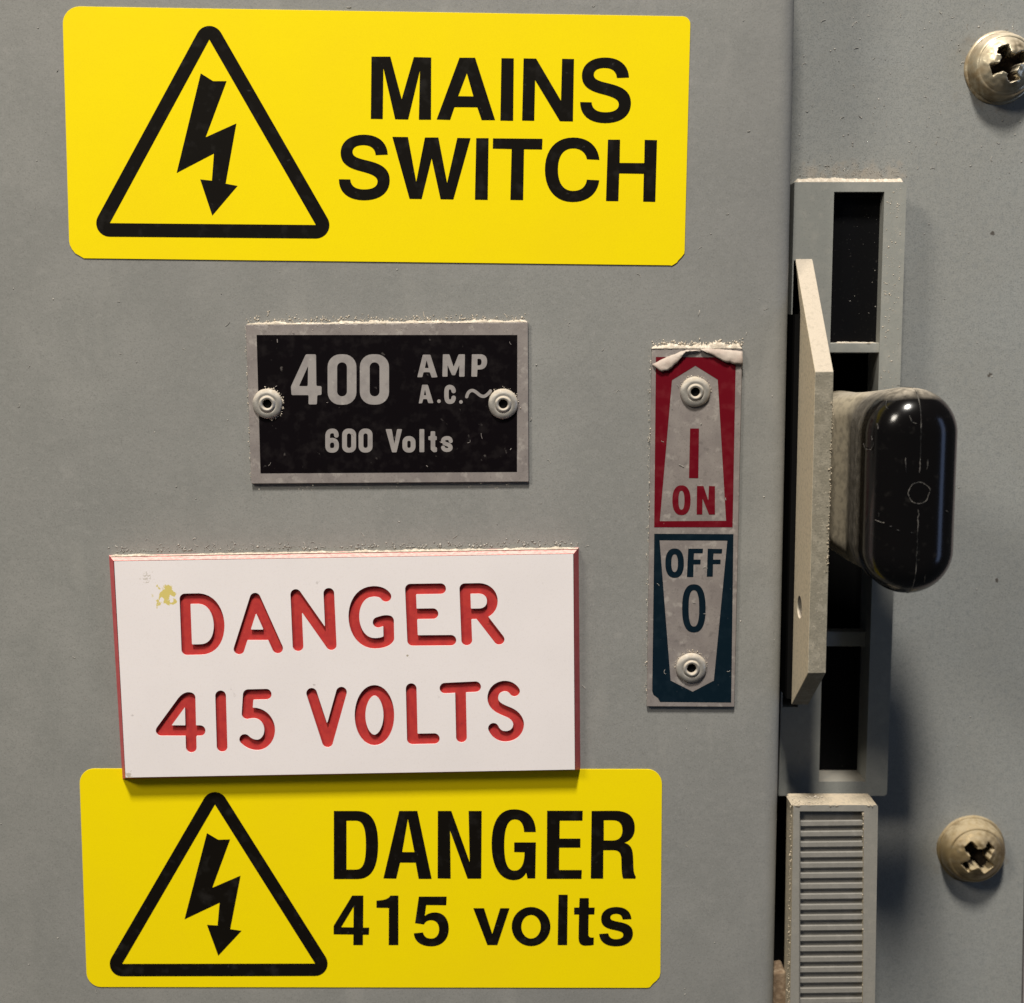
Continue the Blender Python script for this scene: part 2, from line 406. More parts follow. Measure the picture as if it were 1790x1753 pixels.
def panel_rect(name, x0, y0, x1, y1, d, back, m, **kw):
    return prism(name, [P(x0, y0, x1, y0, x1, y1, x0, y1)], d, back, m, **kw)

# side panel: plain sheet cut out behind the frame; cutout runs on to darken the slider gap
a = P(1330, -350, 1830, -350, 1778, 2100, 1320, 2100)
hole = P(1392, 340, 1560, 340, 1524, 1366, 1490, 1400, 1484, 1850, 1335, 1850, 1360, 1366)
sp = prism('side_panel', [a, hole], D_PANEL, D_PANEL-20, M['panel'])
tag(sp, 'blue grey side panel behind the door edge, with the two cross head screws', 'panel')
ep = prism('adjoining_panel', [P(1833, -350, 2100, -350, 2100, 2100, 1781, 2100)], D_PANEL-6, D_PANEL-40, M['pale'])
tag(ep, 'pale strip of adjoining panel at the far right edge', 'panel')
cv = prism('housing_shade_sheet', [P(1200, -340, 1900, -340, 1900, 2090, 1200, 2090)], D_PANEL-110, D_PANEL-120, M['void_shade'])
tag(cv, 'back of the switch housing, coloured near-black for the shade seen through the slot', 'housing')

_o = sp.location
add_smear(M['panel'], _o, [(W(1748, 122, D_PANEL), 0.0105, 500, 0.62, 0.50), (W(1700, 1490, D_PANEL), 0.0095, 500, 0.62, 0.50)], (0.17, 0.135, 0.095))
add_smear(M['panel'], _o, [(W(x, 306, D_PANEL), 0.0034, 700, 0.60, 0.45) for x in (1420, 1455, 1490, 1525, 1560)], (0.36, 0.31, 0.25))
add_smear(M['panel'], _o, [(W(1735, 408, D_PANEL), 0.0007, 2000, 0.66, 0.9), (W(1742, 1014, D_PANEL), 0.0006, 2000, 0.66, 0.9), (W(1730, 655, D_PANEL), 0.0006, 2000, 0.66, 0.9)], (0.07, 0.06, 0.05))
# ------------------------------------------------------------------ stickers
def sticker(label, outline, tri_in, tri_r, bolt, sc, ox, oy, letters, group):
    cx = sum(p[0] for p in outline)/len(outline); cy = max(p[1] for p in outline)
    root = thing('warning_sticker', W(cx, cy, 0), label, 'sticker', group)
    sh = prism('vinyl_sheet', [outline], 1.6, 0.05, M['yellow'], root)
    bevel(sh, 0.5, 2)
    # triangle border = inner triangle grown by a disc
    t = place(tri_in, sc, ox, oy); r = tri_r/sc
    g = []
    m = 3; area2 = sum(t[i][0]*t[(i+1) % 3][1]-t[(i+1) % 3][0]*t[i][1] for i in range(3))
    sgn = 1 if area2 > 0 else -1
    for i in range(3):
        a_, b_, c_ = t[i-1], t[i], t[(i+1) % 3]
        def nrm(p, q):
            dx, dy = q[0]-p[0], q[1]-p[1]; l = math.hypot(dx, dy); return (dy/l*sgn, -dx/l*sgn)
        n1, n2 = nrm(a_, b_), nrm(b_, c_)
        a1 = math.atan2(n1[1], n1[0]); a2 = math.atan2(n2[1], n2[0]); da = (a2-a1+math.pi) % (2*math.pi)-math.pi
        for k in range(13):
            q = a1+da*k/12; g.append((b_[0]+r*math.cos(q), b_[1]+r*math.sin(q)))
    flat('triangle_border', [g, t], 1.95, M['ink'], root)
    flat('lightning_bolt', [place(bolt, sc, ox, oy)], 1.95, M['ink'], root)
    for lp in letters: flat('letter', lp, 1.95, M['ink'], root)
    return root

def svg(s, sc, ox, oy, r=0.6): return [round_corners(place(p, sc, ox, oy), r) for p, c in path(s)]
def polys(sc, ox, oy, *ls, r=0.6): return [round_corners(place(l, sc, ox, oy), r) for l in ls]

def rounded_outline(corners):
    """corners: (x,y,r)"""
    lp = []
    m = len(corners)
    for i in range(m):
        a_, b_, c_ = corners[i-1], corners[i], corners[(i+1) % m]
        v1 = Vector((a_[0]-b_[0], a_[1]-b_[1])).normalized(); v2 = Vector((c_[0]-b_[0], c_[1]-b_[1])).normalized()
        b2 = Vector(b_[:2]); p0 = b2+v1*b_[2]; p1 = b2+v2*b_[2]
        k1 = p0-v1*b_[2]*0.55; k2 = p1-v2*b_[2]*0.55
        lp.append(tuple(p0)); lp += bez(p0, k1, k2, p1, 8)
    return lp

sA = (2.632, 560, 60)
S_big = 'M1420,198 C1418,140 1375,106 1310,106 C1245,106 1203,140 1203,190 C1203,240 1240,260 1295,274 C1345,287 1373,297 1373,322 C1373,347 1347,358 1312,358 C1275,358 1250,345 1248,312 L1195,311 C1195,370 1235,407 1310,408 C1385,408 1429,372 1429,315 C1429,262 1390,240 1330,226 C1285,215 1258,209 1258,185 C1258,163 1280,154 1308,154 C1338,154 1362,167 1364,200 Z'
def shift(lp, dx, dy): return [(x+dx, y+dy) for x, y in lp]
S_pts = path(S_big)[0][0]
lettersA = [
    polys(*sA, P(235,102, 322,102, 374,298, 430,104, 510,106, 509,392, 453,392, 458,165, 404,391, 344,390, 290,155, 287,389, 232,388)),
    polys(*sA, P(640,107, 712,107, 804,394, 742,394, 722,335, 617,334, 597,393, 535,391), P(674,178, 704,285, 634,284)),
    polys(*sA, P(833,109, 890,110, 887,397, 828,396)),
    polys(*sA, P(935,110, 993,111, 1107,305, 1112,112, 1167,113, 1162,400, 1102,399, 988,210, 984,397, 928,396)),
    [round_corners(place(S_pts, *sA), 0.6)],
    [round_corners(place(shift(S_pts, -1110, 355), *sA), 0.6)],
    polys(*sA, P(331,471, 403,472, 441,678, 481,474, 543,474, 583,683, 630,476, 691,477, 612,759, 553,758, 512,570, 466,757, 410,756)),
    polys(*sA, P(717,477, 774,477, 770,761, 711,760)),
    polys(*sA, P(794,478, 1022,480, 1020,529, 937,528, 933,762, 874,761, 880,527, 793,525)),
    svg('M1284,577 C1278,515 1235,474 1163,474 C1080,474 1033,535 1033,622 C1033,710 1080,771 1160,771 C1232,771 1276,730 1283,671 L1226,668 C1222,700 1200,720 1163,720 C1115,720 1093,680 1093,622 C1093,562 1115,524 1163,524 C1198,524 1222,545 1226,574 Z', *sA),
    polys(*sA, P(1323,484, 1379,484, 1377,591, 1490,592, 1492,485, 1549,486, 1541,770, 1485,769, 1488,641, 1375,639, 1371,767, 1314,766)),
]
outA = rounded_outline([(108.7, 11, 30), (1207.3, 28.5, 14)])
# bottom right corner is snipped unevenly
outA = (rounded_outline([(108.7, 10.5, 31), (1207.3, 28.5, 14), (1196.2, 464, 0.01), (121.5, 451, 0.01)]))
def corner_edit(lp, near, repl):
    k = [i for i, p in enumerate(lp) if math.hypot(p[0]-near[0], p[1]-near[1]) < 3]
    i0, i1 = min(k), max(k)
    return lp[:i0] + repl + lp[i1+1:]
outA = corner_edit(outA, (1196.2, 464), P(1196.9,438, 1196.4,443, 1193,447.5, 1191,450, 1186,455, 1183.5,459, 1177,463, 1174,464.6, 1171,463.8))
outA = corner_edit(outA, (121.5, 451), P(146.4,451.6, 138,446.5, 131.5,443, 125.5,435.5, 121.8,428, 120.6,421))
sticker('large yellow sticker reading MAINS SWITCH at the top of the door', outA,
        P(882,212, 345,1203, 1457,1213), 73,
        P(836,395, 903,437, 975,437, 862,740, 1028,665, 970,990, 1034,1002, 898,1162, 833,967, 896,974, 907,827, 706,932),
        3.086, 80, 0, lettersA, 'yellow warning stickers on the door')

sC = (2.712, 540, 1330)
lettersC = [
    svg('M118,237 L228,237 C298,237 328,290 328,395 C328,500 300,560 230,560 L118,560 Z M178,283 L222,283 C258,283 270,320 270,398 C270,480 258,515 222,515 L178,515 Z', *sC),
    polys(*sC, P(428,237, 514,237, 582,559, 520,559, 506,482, 432,482, 414,558, 353,557), P(469,275, 500,432, 442,432)),
    polys(*sC, P(611,237, 675,237, 762,480, 757,237, 819,237, 817,558, 752,558, 669,330, 672,558, 610,557)),
    svg('M1076,337 C1074,270 1040,229 972,229 C900,229 866,290 866,395 C866,500 905,565 970,565 C1000,565 1018,552 1030,530 L1036,557 L1073,557 L1076,386 L973,386 L973,432 L1022,433 C1022,490 1005,520 975,520 C940,520 926,480 926,398 C926,320 942,277 975,277 C1005,277 1018,300 1020,337 Z', *sC),
    polys(*sC, P(1129,236, 1298,236, 1297,283, 1189,283, 1188,368, 1287,368, 1287,411, 1187,411, 1186,517, 1294,517, 1292,559, 1127,559)),
    svg('M1340,237 L1450,236 C1515,236 1545,265 1545,318 C1545,355 1525,378 1495,388 C1525,395 1535,415 1537,455 C1539,500 1537,535 1550,548 L1548,558 L1490,558 C1481,540 1482,500 1481,468 C1480,435 1470,423 1440,423 L1396,423 L1395,558 L1336,558 Z M1398,281 L1440,281 C1470,281 1486,297 1486,328 C1486,360 1470,377 1438,377 L1398,377 Z', *sC),
    polys(*sC, P(205,638, 258,638, 257,790, 286,790, 284,824, 256,824, 256,873, 210,873, 211,823, 117,822, 117,782), P(212,690, 211,789, 153,788)),
    svg('M424,638 L424,873 L378,873 L379,697 L320,696 L320,662 C355,660 378,655 386,638 Z', *sC),
    svg('M521,643 L653,643 L651,684 L556,683 L549,735 C565,722 580,718 598,718 C640,718 663,750 663,795 C663,845 630,879 580,879 C530,879 500,855 497,817 L541,813 C545,832 558,842 580,842 C602,842 617,825 617,798 C617,772 602,755 580,755 C562,755 552,762 545,775 L503,769 Z', *sC),
    polys(*sC, P(779,698, 830,698, 869,820, 907,698, 951,698, 893,873, 846,873)),
    [place(ell(1053,785,92,93), *sC), place(ell(1053,786,46,56), *sC)],
    polys(*sC, P(1183,634, 1227,634, 1224,873, 1179,873)),
    svg('M1283,650 L1327,650 L1327,695 L1355,695 L1353,728 L1326,728 L1325,820 C1325,836 1333,838 1351,837 L1350,872 C1335,875 1325,876 1312,876 C1285,876 1278,860 1278,835 L1280,728 L1257,728 L1257,695 L1281,695 Z', *sC),
    svg('M1529,750 C1526,712 1500,692 1457,692 C1413,692 1385,715 1385,748 C1385,785 1412,795 1450,802 C1478,808 1490,812 1490,825 C1490,838 1475,845 1456,845 C1435,845 1422,836 1419,817 L1376,820 C1378,858 1408,879 1455,879 C1505,879 1536,855 1536,818 C1536,782 1510,770 1470,763 C1440,757 1429,754 1429,742 C1429,731 1440,725 1456,725 C1475,725 1485,733 1487,752 Z', *sC),
]
outC = rounded_outline([(138.2, 1343.5, 26), (1157.5, 1344.5, 26), (1154.3, 1727, 0.01), (151.8, 1725.5, 25)])
outC = corner_edit(outC, (1154.3, 1727), P(1154.5,1700, 1153,1708, 1148,1714, 1142,1719, 1136,1726, 1131,1727))
sticker('yellow sticker reading DANGER 415 volts, tucked under the white sign', outC,
        P(880,262, 322,1221, 1483,1219), 75,
        P(832,434, 900,474, 971,472, 864,763, 1034,690, 972,1012, 1040,1022, 900,1172, 832,986, 896,990, 908,853, 697,953),
        3.442, 120, 1330, lettersC, 'yellow warning stickers on the door')

# ------------------------------------------------------------------ hollow rivet (lathe)
def lathe(name, c, prof, m, parent, n=40, wob=0.0, seed=0):
    """prof: (radius, height above plane c.y) in drawing units"""
    vs, fs = [], []
    for k, (r, h) in enumerate(prof):
        for i in range(n):
            a_ = 2*math.pi*i/n
            rr = r*(1+wob*noise.noise(Vector((math.cos(a_)*1.5, math.sin(a_)*1.5, seed+k*0.3)))) if r > 0 else 0
            vs.append(Vector((c.x+rr*S*math.cos(a_), c.y-h*S, c.z+rr*S*math.sin(a_))))
    for k in range(len(prof)-1):
        for i in range(n): j = (i+1) % n; fs.append((k*n+i, k*n+j, (k+1)*n+j, (k+1)*n+i))
    fs.append(tuple(range(n*(len(prof)-1), n*len(prof))))
    return new_obj(name, vs, fs, m, parent, smooth=True)

def rivet(c, parent, R=26, seed=0):
    r = lathe('rivet', c, [(R, 0), (R, 1.5), (R*0.98, 3.4), (R*0.9, 5.2), (R*0.72, 6.4), (R*0.60, 6.6), (R*0.56, 5.8), (R*0.52, 7.5), (R*0.47, 9.0), (R*0.40, 9.2), (R*0.33, 8.2), (R*0.30, 6.0), (R*0.29, -9)], M['rivet'], parent, wob=0.05, seed=seed)
    lathe('rivet_bore_shade', c, [(R*0.285, 3.0), (R*0.2, 2.6), (0.01, 2.5)], M['void_shade'], r, n=20)
    return r

# ------------------------------------------------------------------ 400 amp nameplate
sE = (3.1964, 400, 530)
TP = 7.0
root = thing('nameplate', W(680, 845, 0), 'black and silver metal nameplate reading 400 AMP A.C. 600 Volts, held by two rivets', 'nameplate')
pl = prism('plate', [place(P(94,120, 1672,106, 1676,998, 125,1009), *sE)], TP, 0.05, M['alu'], root); bevel(pl, 1.2, 2)
flat('black_field', [round_corners(place(P(155,177, 1612,177, 1610,942, 177,950), *sE), 0.8)], TP+0.3, M['blackprint'], root)
def ring(x0, y0, x1, y1, r, ix0, iy0, ix1, iy1, ir): return [place(rrect(x0,y0,x1,y1,r), *sE), place(rrect(ix0,iy0,ix1,iy1,ir), *sE)]
def st(s, w): return [place(l, *sE) for l in stroke_outline(path(s, 8), w, res=3.0)]
for lp in [
    polys(*sE, P(430,285, 487,285, 489,462, 518,463, 518,512, 494,513, 492,565, 445,565, 446,513, 350,513, 347,465), P(443,350, 441,463, 392,463), r=2.4),
    ring(552,285,713,567,70, 605,330,660,520,27), ring(732,285,895,566,70, 787,330,842,520,27),
    polys(*sE, P(1084,287, 1126,287, 1166,413, 1133,415, 1123,385, 1088,385, 1081,413, 1053,413), P(1105,318, 1117,362, 1095,362), r=1.6),
    polys(*sE, P(1196,285, 1232,285, 1256,355, 1284,285, 1319,285, 1317,410, 1287,410, 1288,345, 1264,402, 1247,402, 1222,345, 1222,410, 1193,410), r=1.6),
    svg('M1358,285 L1405,285 C1430,285 1443,300 1443,325 C1443,352 1428,370 1402,370 L1389,370 L1387,410 L1355,410 Z M1389,310 L1398,310 C1408,310 1412,315 1412,327 C1412,340 1408,347 1396,347 L1389,347 Z', *sE, r=1.4),
    polys(*sE, P(1080,455, 1112,455, 1143,558, 1115,558, 1107,535, 1086,535, 1080,558, 1061,560), P(1096,482, 1103,514, 1090,514), r=1.4),
    [place(ell(1174,547,10,10), *sE)],
    st('M1256,490 C1254,470 1240,468 1232,468 C1215,470 1216,490 1216,508 C1216,535 1218,550 1234,550 C1248,550 1254,545 1256,528', 25),
    [place(ell(1297,551,10,10), *sE)],
    st('M1329,522 C1335,495 1350,484 1366,488 C1390,496 1400,522 1425,520 C1440,516 1450,505 1462,490', 18),
    st('M601,738 C600,716 590,713 577,713 C556,714 552,728 552,745 L552,795 C552,815 560,822 577,822 C596,822 602,812 602,795 C602,775 595,765 577,765 C565,765 556,772 553,785', 26),
    ring(633,700,711,834,34, 660,727,684,808,12), ring(725,700,803,834,34, 752,727,776,808,12),
    polys(*sE, P(876,703, 910,703, 925,785, 940,703, 968,703, 937,833, 912,833), r=1.6),
    ring(970,742,1043,834,33, 997,768,1016,808,9),
    polys(*sE, P(1065,703, 1092,703, 1092,832, 1065,832), r=1.6),
    polys(*sE, P(1128,715, 1153,715, 1153,742, 1162,743, 1162,764, 1153,765, 1153,803, 1163,806, 1163,830, 1145,833, 1128,818, 1128,765, 1115,764, 1115,743, 1127,742), r=1.6),
    st('M1240,770 C1238,755 1230,753 1218,753 C1202,754 1196,762 1197,770 C1200,785 1215,785 1226,790 C1240,796 1241,806 1238,812 C1232,823 1200,824 1197,806', 22),
]: flat('letter', lp, TP+0.65, M['alu_print'], root)
rivet(W(467.9, 705.5, TP), root, 26, 1); rivet(W(879.6, 705.8, TP), root, 26, 5)

# ------------------------------------------------------------------ ON / OFF plate
sF = (5.154, 1100, 580); sG = (4.871, 1100, 900)
root = thing('switch_position_plate', W(1208, 1238, 0), 'narrow riveted plate marked I ON in red above OFF 0 in dark blue', 'plate')
outer = [place(P(205,148, 1020,148), *sF)[0], place(P(205,148, 1020,148), *sF)[1]] + place(P(895,1636, 150,1632), *sG)
pl = prism('plate', [outer], TP, 0.05, M['alu'], root); bevel(pl, 1.2, 2)
rim = [[(x, y) for x, y in outer]]
red = place(P(240,226, 960,230), *sF) + place(P(880,105, 212,105), *sG)
sil = place(P(595,305, 797,430, 872,1702, 275,1705, 385,435), *sF)
flat('red_field', [red, sil], TP+0.3, M['redprint'], root)
blue = place(P(213,160, 887,163, 868,1597, 262,1592, 245,1560, 205,1530, 195,1500), *sG)
sil2 = place(P(258,215, 835,218, 720,1410, 540,1505, 352,1410), *sG)
flat('blue_field', [blue, sil2], TP+0.3, M['blueprint'], root)
flat('letter', polys(*sF, P(548,870, 628,870, 622,1318, 538,1316)), TP+0.4, M['redprint'], root)
flat('letter', [place(ell(470,1516,82,134,0.85), *sF), place(ell(470,1516,27,86,0.85), *sF)], TP+0.4, M['redprint'], root)
flat('letter', polys(*sF, P(610,1388, 668,1388, 712,1520, 718,1388, 772,1390, 772,1645, 718,1645, 660,1500, 658,1645, 607,1645), r=0.8), TP+0.4, M['redprint'], root)
for lp in [[place(ell(386,410,79,125,0.85), *sG), place(ell(386,410,28,76,0.85), *sG)],
           polys(*sG, P(502,287, 628,287, 625,325, 551,325, 548,380, 608,380, 606,420, 547,420, 545,528, 490,528), r=0.8),
           polys(*sG, P(668,287, 792,290, 788,328, 717,327, 714,380, 778,380, 776,418, 713,418, 711,524, 660,525), r=0.8),
           [place(ell(550,795,100,205,0.8), *sG), place(ell(550,795,45,155,0.8), *sG)]]:
    flat('letter', lp, TP+0.4, M['blueprint'], root)
rivet(W(1214.9, 684.8, TP), root, 26, 9); rivet(W(1208.2, 1166.9, TP), root, 27, 12)
# peeled protective film curling off the top
def ribbon(name, top, bot, dtop, dbot, m, parent, sub=24, curl=6):
    """curled strip between two pixel polylines"""
    def samp(pl_, t):
        t *= len(pl_)-1; i = min(int(t), len(pl_)-2); u = t-i
        return [pl_[i][k]+(pl_[i+1][k]-pl_[i][k])*u for k in range(2)]
    vs, fs = [], []; nv = 7
    for i in range(sub+1):
        t = i/sub; A, B = samp(top, t), samp(bot, t)
        for j in range(nv):
            v = j/(nv-1); q = 1.6*noise.noise(Vector((t*9, v*3, 3)))+1.3*noise.noise(Vector((t*26, v*4, 8)))
            d = dtop+(dbot-dtop)*v + curl*math.sin(math.pi*v) + q
            vs.append(W(A[0]+(B[0]-A[0])*v + q*0.6, A[1]+(B[1]-A[1])*v + q*0.6, d))
    for i in range(sub):
        for j in range(nv-1): fs.append((i*nv+j, i*nv+j+1, (i+1)*nv+j+1, (i+1)*nv+j))
    o = new_obj(name, vs, fs, m, parent, smooth=True)
    s = o.modifiers.new('solid', 'SOLIDIFY'); s.thickness = 0.5*S
    return o
ribbon('peeled_film', place(P(205,290, 340,225, 470,175, 520,160, 660,160), *sF), place(P(290,362, 370,335, 440,270, 500,185, 520,178), *sF), TP+1.5, TP+4.5, M['film'], root, curl=2.5)
ribbon('peeled_film', place(P(640,150, 740,150, 880,160, 1020,175), *sF), place(P(660,170, 740,205, 870,275, 1025,300), *sF), TP+1.5, TP+5, M['film'], root, curl=2.5)

# ------------------------------------------------------------------ engraved white sign
sH = (3.8956, 170, 930); sI = (3.8913, 580, 930)
TL = 25.0; CAP = 2.2; GROOVE = 5.3
root = thing('engraved_sign', W(610, 1352, 0), 'thick white sign with sunken red lettering DANGER 415 VOLTS and red sloping edges', 'sign')
face = P(199.5,981.5, 1002,968.6, 1004.8,1345, 219.5,1359)
strokesH = ['M597,455 L690,453 C790,458 830,560 830,640 C828,740 780,800 700,800 L610,802 Z', 'M965,797 L1075,450 L1228,790 M1000,700 L1180,700',
            'M1367,775 L1352,425 L1593,768 L1577,417',
            'M640,1465 L632,1128 C610,1120 590,1140 575,1160 L435,1352 L700,1352', 'M840,1115 L850,1460',
            'M1150,1104 L1028,1107 L1020,1238 C1045,1233 1060,1231 1080,1233 C1150,1245 1176,1310 1174,1350 C1172,1410 1130,1450 1090,1450 C1050,1450 1022,1430 1004,1412',
            'M1460,1098 L1568,1430 L1663,1090']
strokesI = ['M368,438 C350,410 310,402 280,404 C190,408 150,490 150,575 C152,680 210,757 290,757 C340,757 375,745 388,722 L386,603 C360,598 340,606 315,614',
            'M740,385 L535,388 L550,738 L810,736 M545,557 L688,555',
            'M918,735 L905,385 L1000,383 C1060,385 1092,425 1092,468 C1092,520 1055,556 1000,556 L912,557 M1005,558 L1138,730',
            'M540,1065 L548,1408 L697,1405', 'M770,1062 L978,1052 M875,1060 L882,1395',
            'M1243,1082 C1220,1050 1190,1047 1170,1048 C1115,1055 1095,1095 1095,1130 C1097,1185 1150,1205 1200,1225 C1250,1245 1272,1280 1271,1312 C1265,1362 1230,1390 1180,1390 C1140,1390 1113,1365 1100,1335']
loops_all = []
def engrave(paths, sc, ox, oy, w=73):
    lps = [place(l, sc, ox, oy) for l in stroke_outline(paths, w, res=5.0)]
    loops_all.append(lps)
for s_ in strokesH: engrave(path(s_, 10), *sH)
for s_ in strokesI: engrave(path(s_, 10), *sI)
engrave([(ell(290,1246,98,169), True)], *sI)
# white cap: face with openings, plus the cap's own thin walls and outer edge
allr = [face] + [l for g in loops_all for l in g]
cap = prism('white_face', allr, TL, TL-CAP, M['white'], root, back=False)
back = P(190.5,970.5, 1011.5,957, 1014.5,1345.5, 214,1361.5)
# red core: bevelled flank from the cap down to the door
vf = [W(x, y, TL-CAP) for x, y in [(198.4,980.2), (1002.9,967.4), (1005.6,1345.7), (218.9,1359.7)]]
vf = [Vector((v.x, v.y, v.z)) for v in vf]
vb = [W(x, y, 0.1) for x, y in back]
f_ = [(i, (i+1) % 4, 4+(i+1) % 4, 4+i) for i in range(4)] + [(7, 6, 5, 4)]
core = new_obj('red_core', vf+vb, f_, M['red'], root)
for g in loops_all:
    vs, fs = [], []
    a3 = [[W(x, y, TL) for x, y in lp] for lp in g]
    flatpts = [v for lp in a3 for v in lp]; n_ = len(flatpts)
    top = [Vector((v.x, -(TL-CAP)*S, v.z)) for v in flatpts]; bot = [Vector((v.x, -(TL-GROOVE)*S, v.z)) for v in flatpts]
    k = 0
    for lp in g:
        m_ = len(lp)
        for i in range(m_): j = (i+1) % m_; fs.append((k+i, k+j, k+j+n_, k+i+n_))
        k += m_
    for t_ in tri(g): fs.append(tuple(x+n_ for x in t_))
    new_obj('engraved_letter', top+bot, fs, M['redcut'], root)
add_smear(M['white'], root.location, [(W(289, 1040, TL), 0.0034, 900, 0.72, 0.9)], (0.62, 0.50, 0.10))
add_smear(M['white'], root.location, [(W(256, 1010, TL), 0.0032, 3200, 0.88, 0.5), (W(226, 1353, TL), 0.0016, 1500, 0.78, 0.6), (W(713, 1147, TL), 0.0004, 3000, 0.70, 0.9)], (0.36, 0.31, 0.22))

# ------------------------------------------------------------------ slot frame
root = thing('slot_frame', W(1470, 1388, D_PANEL), 'grey moulded slot frame that surrounds the black switch slots', 'frame')
o_ = rounded_outline([(1389, 318, 1), (1585, 318, 9), (1550.4, 1391, 6), (1360.9, 1391, 1)])
i_ = P(1458,335, 1546,335, 1513.5,1366, 1431.5,1366)
g_ = P(1387.5,455, 1411,455, 1395,1236, 1367.5,1236)
fr = prism('frame_body', [o_, i_, g_], D_FRAME, D_PANEL-2, M['frame'], root); bevel(fr, 2.0, 3)
def lerp_x(y, top, bot, y0, y1): return top+(bot-top)*(y-y0)/(y1-y0)
def bar(name, y0, y1, d0, d1, m):
    x0 = lerp_x(y0, 1457, 1430.5, 335, 1366)-3; x1 = lerp_x(y0, 1546.5, 1514, 335, 1366)+3
    return bevel(prism(name, [P(x0,y0, x1,y0, x1-(y1-y0)*.03,y1, x0-(y1-y0)*.03,y1)], d0, d1, m, root), 2, 2)
bar('crossbar', 599, 617, D_FRAME-3, D_FRAME-30, M['frame'])
bar('crossbar', 1104, 1130, D_FRAME-34, D_FRAME-64, M['frame'])
bar('ledge', 337, 345, D_FRAME-20, D_FRAME-50, M['black'])
prism('backing_strip', [P(1452,338, 1552,338, 1545,606, 1444,606)], D_FRAME-26, D_FRAME-50, M['black'], root)
prism('backing_strip', [P(1440,1125, 1528,1125, 1520,1372, 1426,1372)], D_FRAME-66, D_FRAME-90, M['black'], root)

# ------------------------------------------------------------------ ribbed slider
root = thing('ribbed_slider', W(1455, 1790, D_FRAME), 'dusty grey ribbed slider below the slot, next to the door edge', 'slider')
so = rounded_outline([(1387, 1407, 4), (1535, 1407, 4), (1527, 1900, 4), (1379, 1900, 4)])
si = P(1398,1418, 1510,1418, 1508,1890, 1396,1890)
sb = prism('slider_body', [so, si], D_SLIDE, D_SLIDE-60, M['slider'], root); bevel(sb, 2.2, 3)
prism('slider_bed', [P(1392,1412, 1516,1412, 1514,1895, 1390,1895)], D_SLIDE-10.5, D_SLIDE-25, M['rib'], root)
def rib_verts(y0, y1):
    vs = []; sec = 8
    for (x0) in (1399.5, 1509.5):
        for k in range(sec+1):
            t = k/sec; yy = y0+(y1-y0)*t
            hgt = D_SLIDE-14 + 8.5*min(1.0, 1.9*max(0.0, math.sin(math.pi*t)))**0.6 + 1.5*(t-0.5)
            sl = (x0-1455)*-0.012
            vs.append(W(x0-0.8*(yy-1430)/320, yy+sl, hgt))
        for k in (sec, 0):
            yy = y0+(y1-y0)*k/sec; sl = (x0-1455)*-0.012
            v = W(x0-0.8*(yy-1430)/320, yy+sl, D_SLIDE-16.5); vs.append(v)
    m_ = sec+3
    fs = [(i, i+1, i+1+m_, i+m_) for i in range(m_-1)] + [(m_-1, 0, m_, 2*m_-1)] + [tuple(range(m_)), tuple(range(2*m_-1, m_-1, -1))]
    return vs, fs
y_ = 1432.0
for i in range(26):
    pitch = 18.25 if i < 30 else 18
    vs, fs = rib_verts(y_+random.uniform(-.3, .3), y_+14.8+random.uniform(-.3, .3))
    new_obj('rib', vs, fs, M['rib'], root, smooth=False)
    y_ += pitch

# ------------------------------------------------------------------ switch handle: guide plate and grip
root = thing('isolator_switch', W(1525, 1000, D_FRAME), 'glossy black oblong switch grip on a dusty guide plate, standing at ON', 'switch')
# profile seen on the left face: base line at frame level, front line at D_FIN
bt, ft_, fb, bb = W(1388.5, 452, -60), W(1424, 650, D_FIN), W(1413, 1177, D_FIN), W(1385, 1232, -8)
bm_ = W(1402, 545, -8)
xl = (ft_.x+fb.x)/2
th = (W(1456.5, 650, D_FIN)-W(1424, 650, D_FIN)).x
prof4 = [(60*S, bt.z), (-D_FIN*S, ft_.z), (-D_FIN*S, fb.z), (8*S, bb.z), (8*S, bm_.z)]
vs = [Vector((xl, y, z)) for y, z in prof4]+[Vector((xl+th, y, z)) for y, z in prof4]
fs = [tuple(range(5)), tuple(range(9, 4, -1))]+[(i, (i+1) % 5, (i+1) % 5+5, i+5) for i in range(5)]
fin = new_obj('guide_plate', vs, fs, M['fin'], root)
# bolt hole through the guide plate: boolean cut
hc = W(1398, 1061, 40)
hb = bmesh.new(); bmesh.ops.create_cone(hb, cap_ends=True, segments=24, radius1=1.9e-3, radius2=1.9e-3, depth=0.02, matrix=Matrix.Translation(Vector((xl, hc.y, hc.z))-root.location) @ Matrix.Rotation(math.pi/2, 4, 'Y'))
hm = bpy.data.meshes.new('cut'); hb.to_mesh(hm); hb.free(); ho = bpy.data.objects.new('cut', hm); col.objects.link(ho); ho.location = root.location
bo = fin.modifiers.new('hole', 'BOOLEAN'); bo.object = ho; bo.operation = 'DIFFERENCE'; bo.solver = 'EXACT'
bpy.context.view_layer.update()
dg = bpy.context.evaluated_depsgraph_get(); nm = bpy.data.meshes.new_from_object(fin.evaluated_get(dg)); fin.modifiers.clear(); fin.data = nm
bpy.data.objects.remove(ho)
bevel(fin, 1.5, 2)
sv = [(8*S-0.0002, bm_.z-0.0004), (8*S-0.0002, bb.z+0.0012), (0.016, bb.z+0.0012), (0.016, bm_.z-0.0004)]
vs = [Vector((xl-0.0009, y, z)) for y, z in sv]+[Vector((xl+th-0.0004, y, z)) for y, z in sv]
new_obj('shade_stem', vs, [(0,1,2,3), (7,6,5,4)]+[(i, (i+1) % 4, (i+1) % 4+4, i+4) for i in range(4)], M['void_shade'], root)  # added stem, widened to cast shade and coloured near-black for it

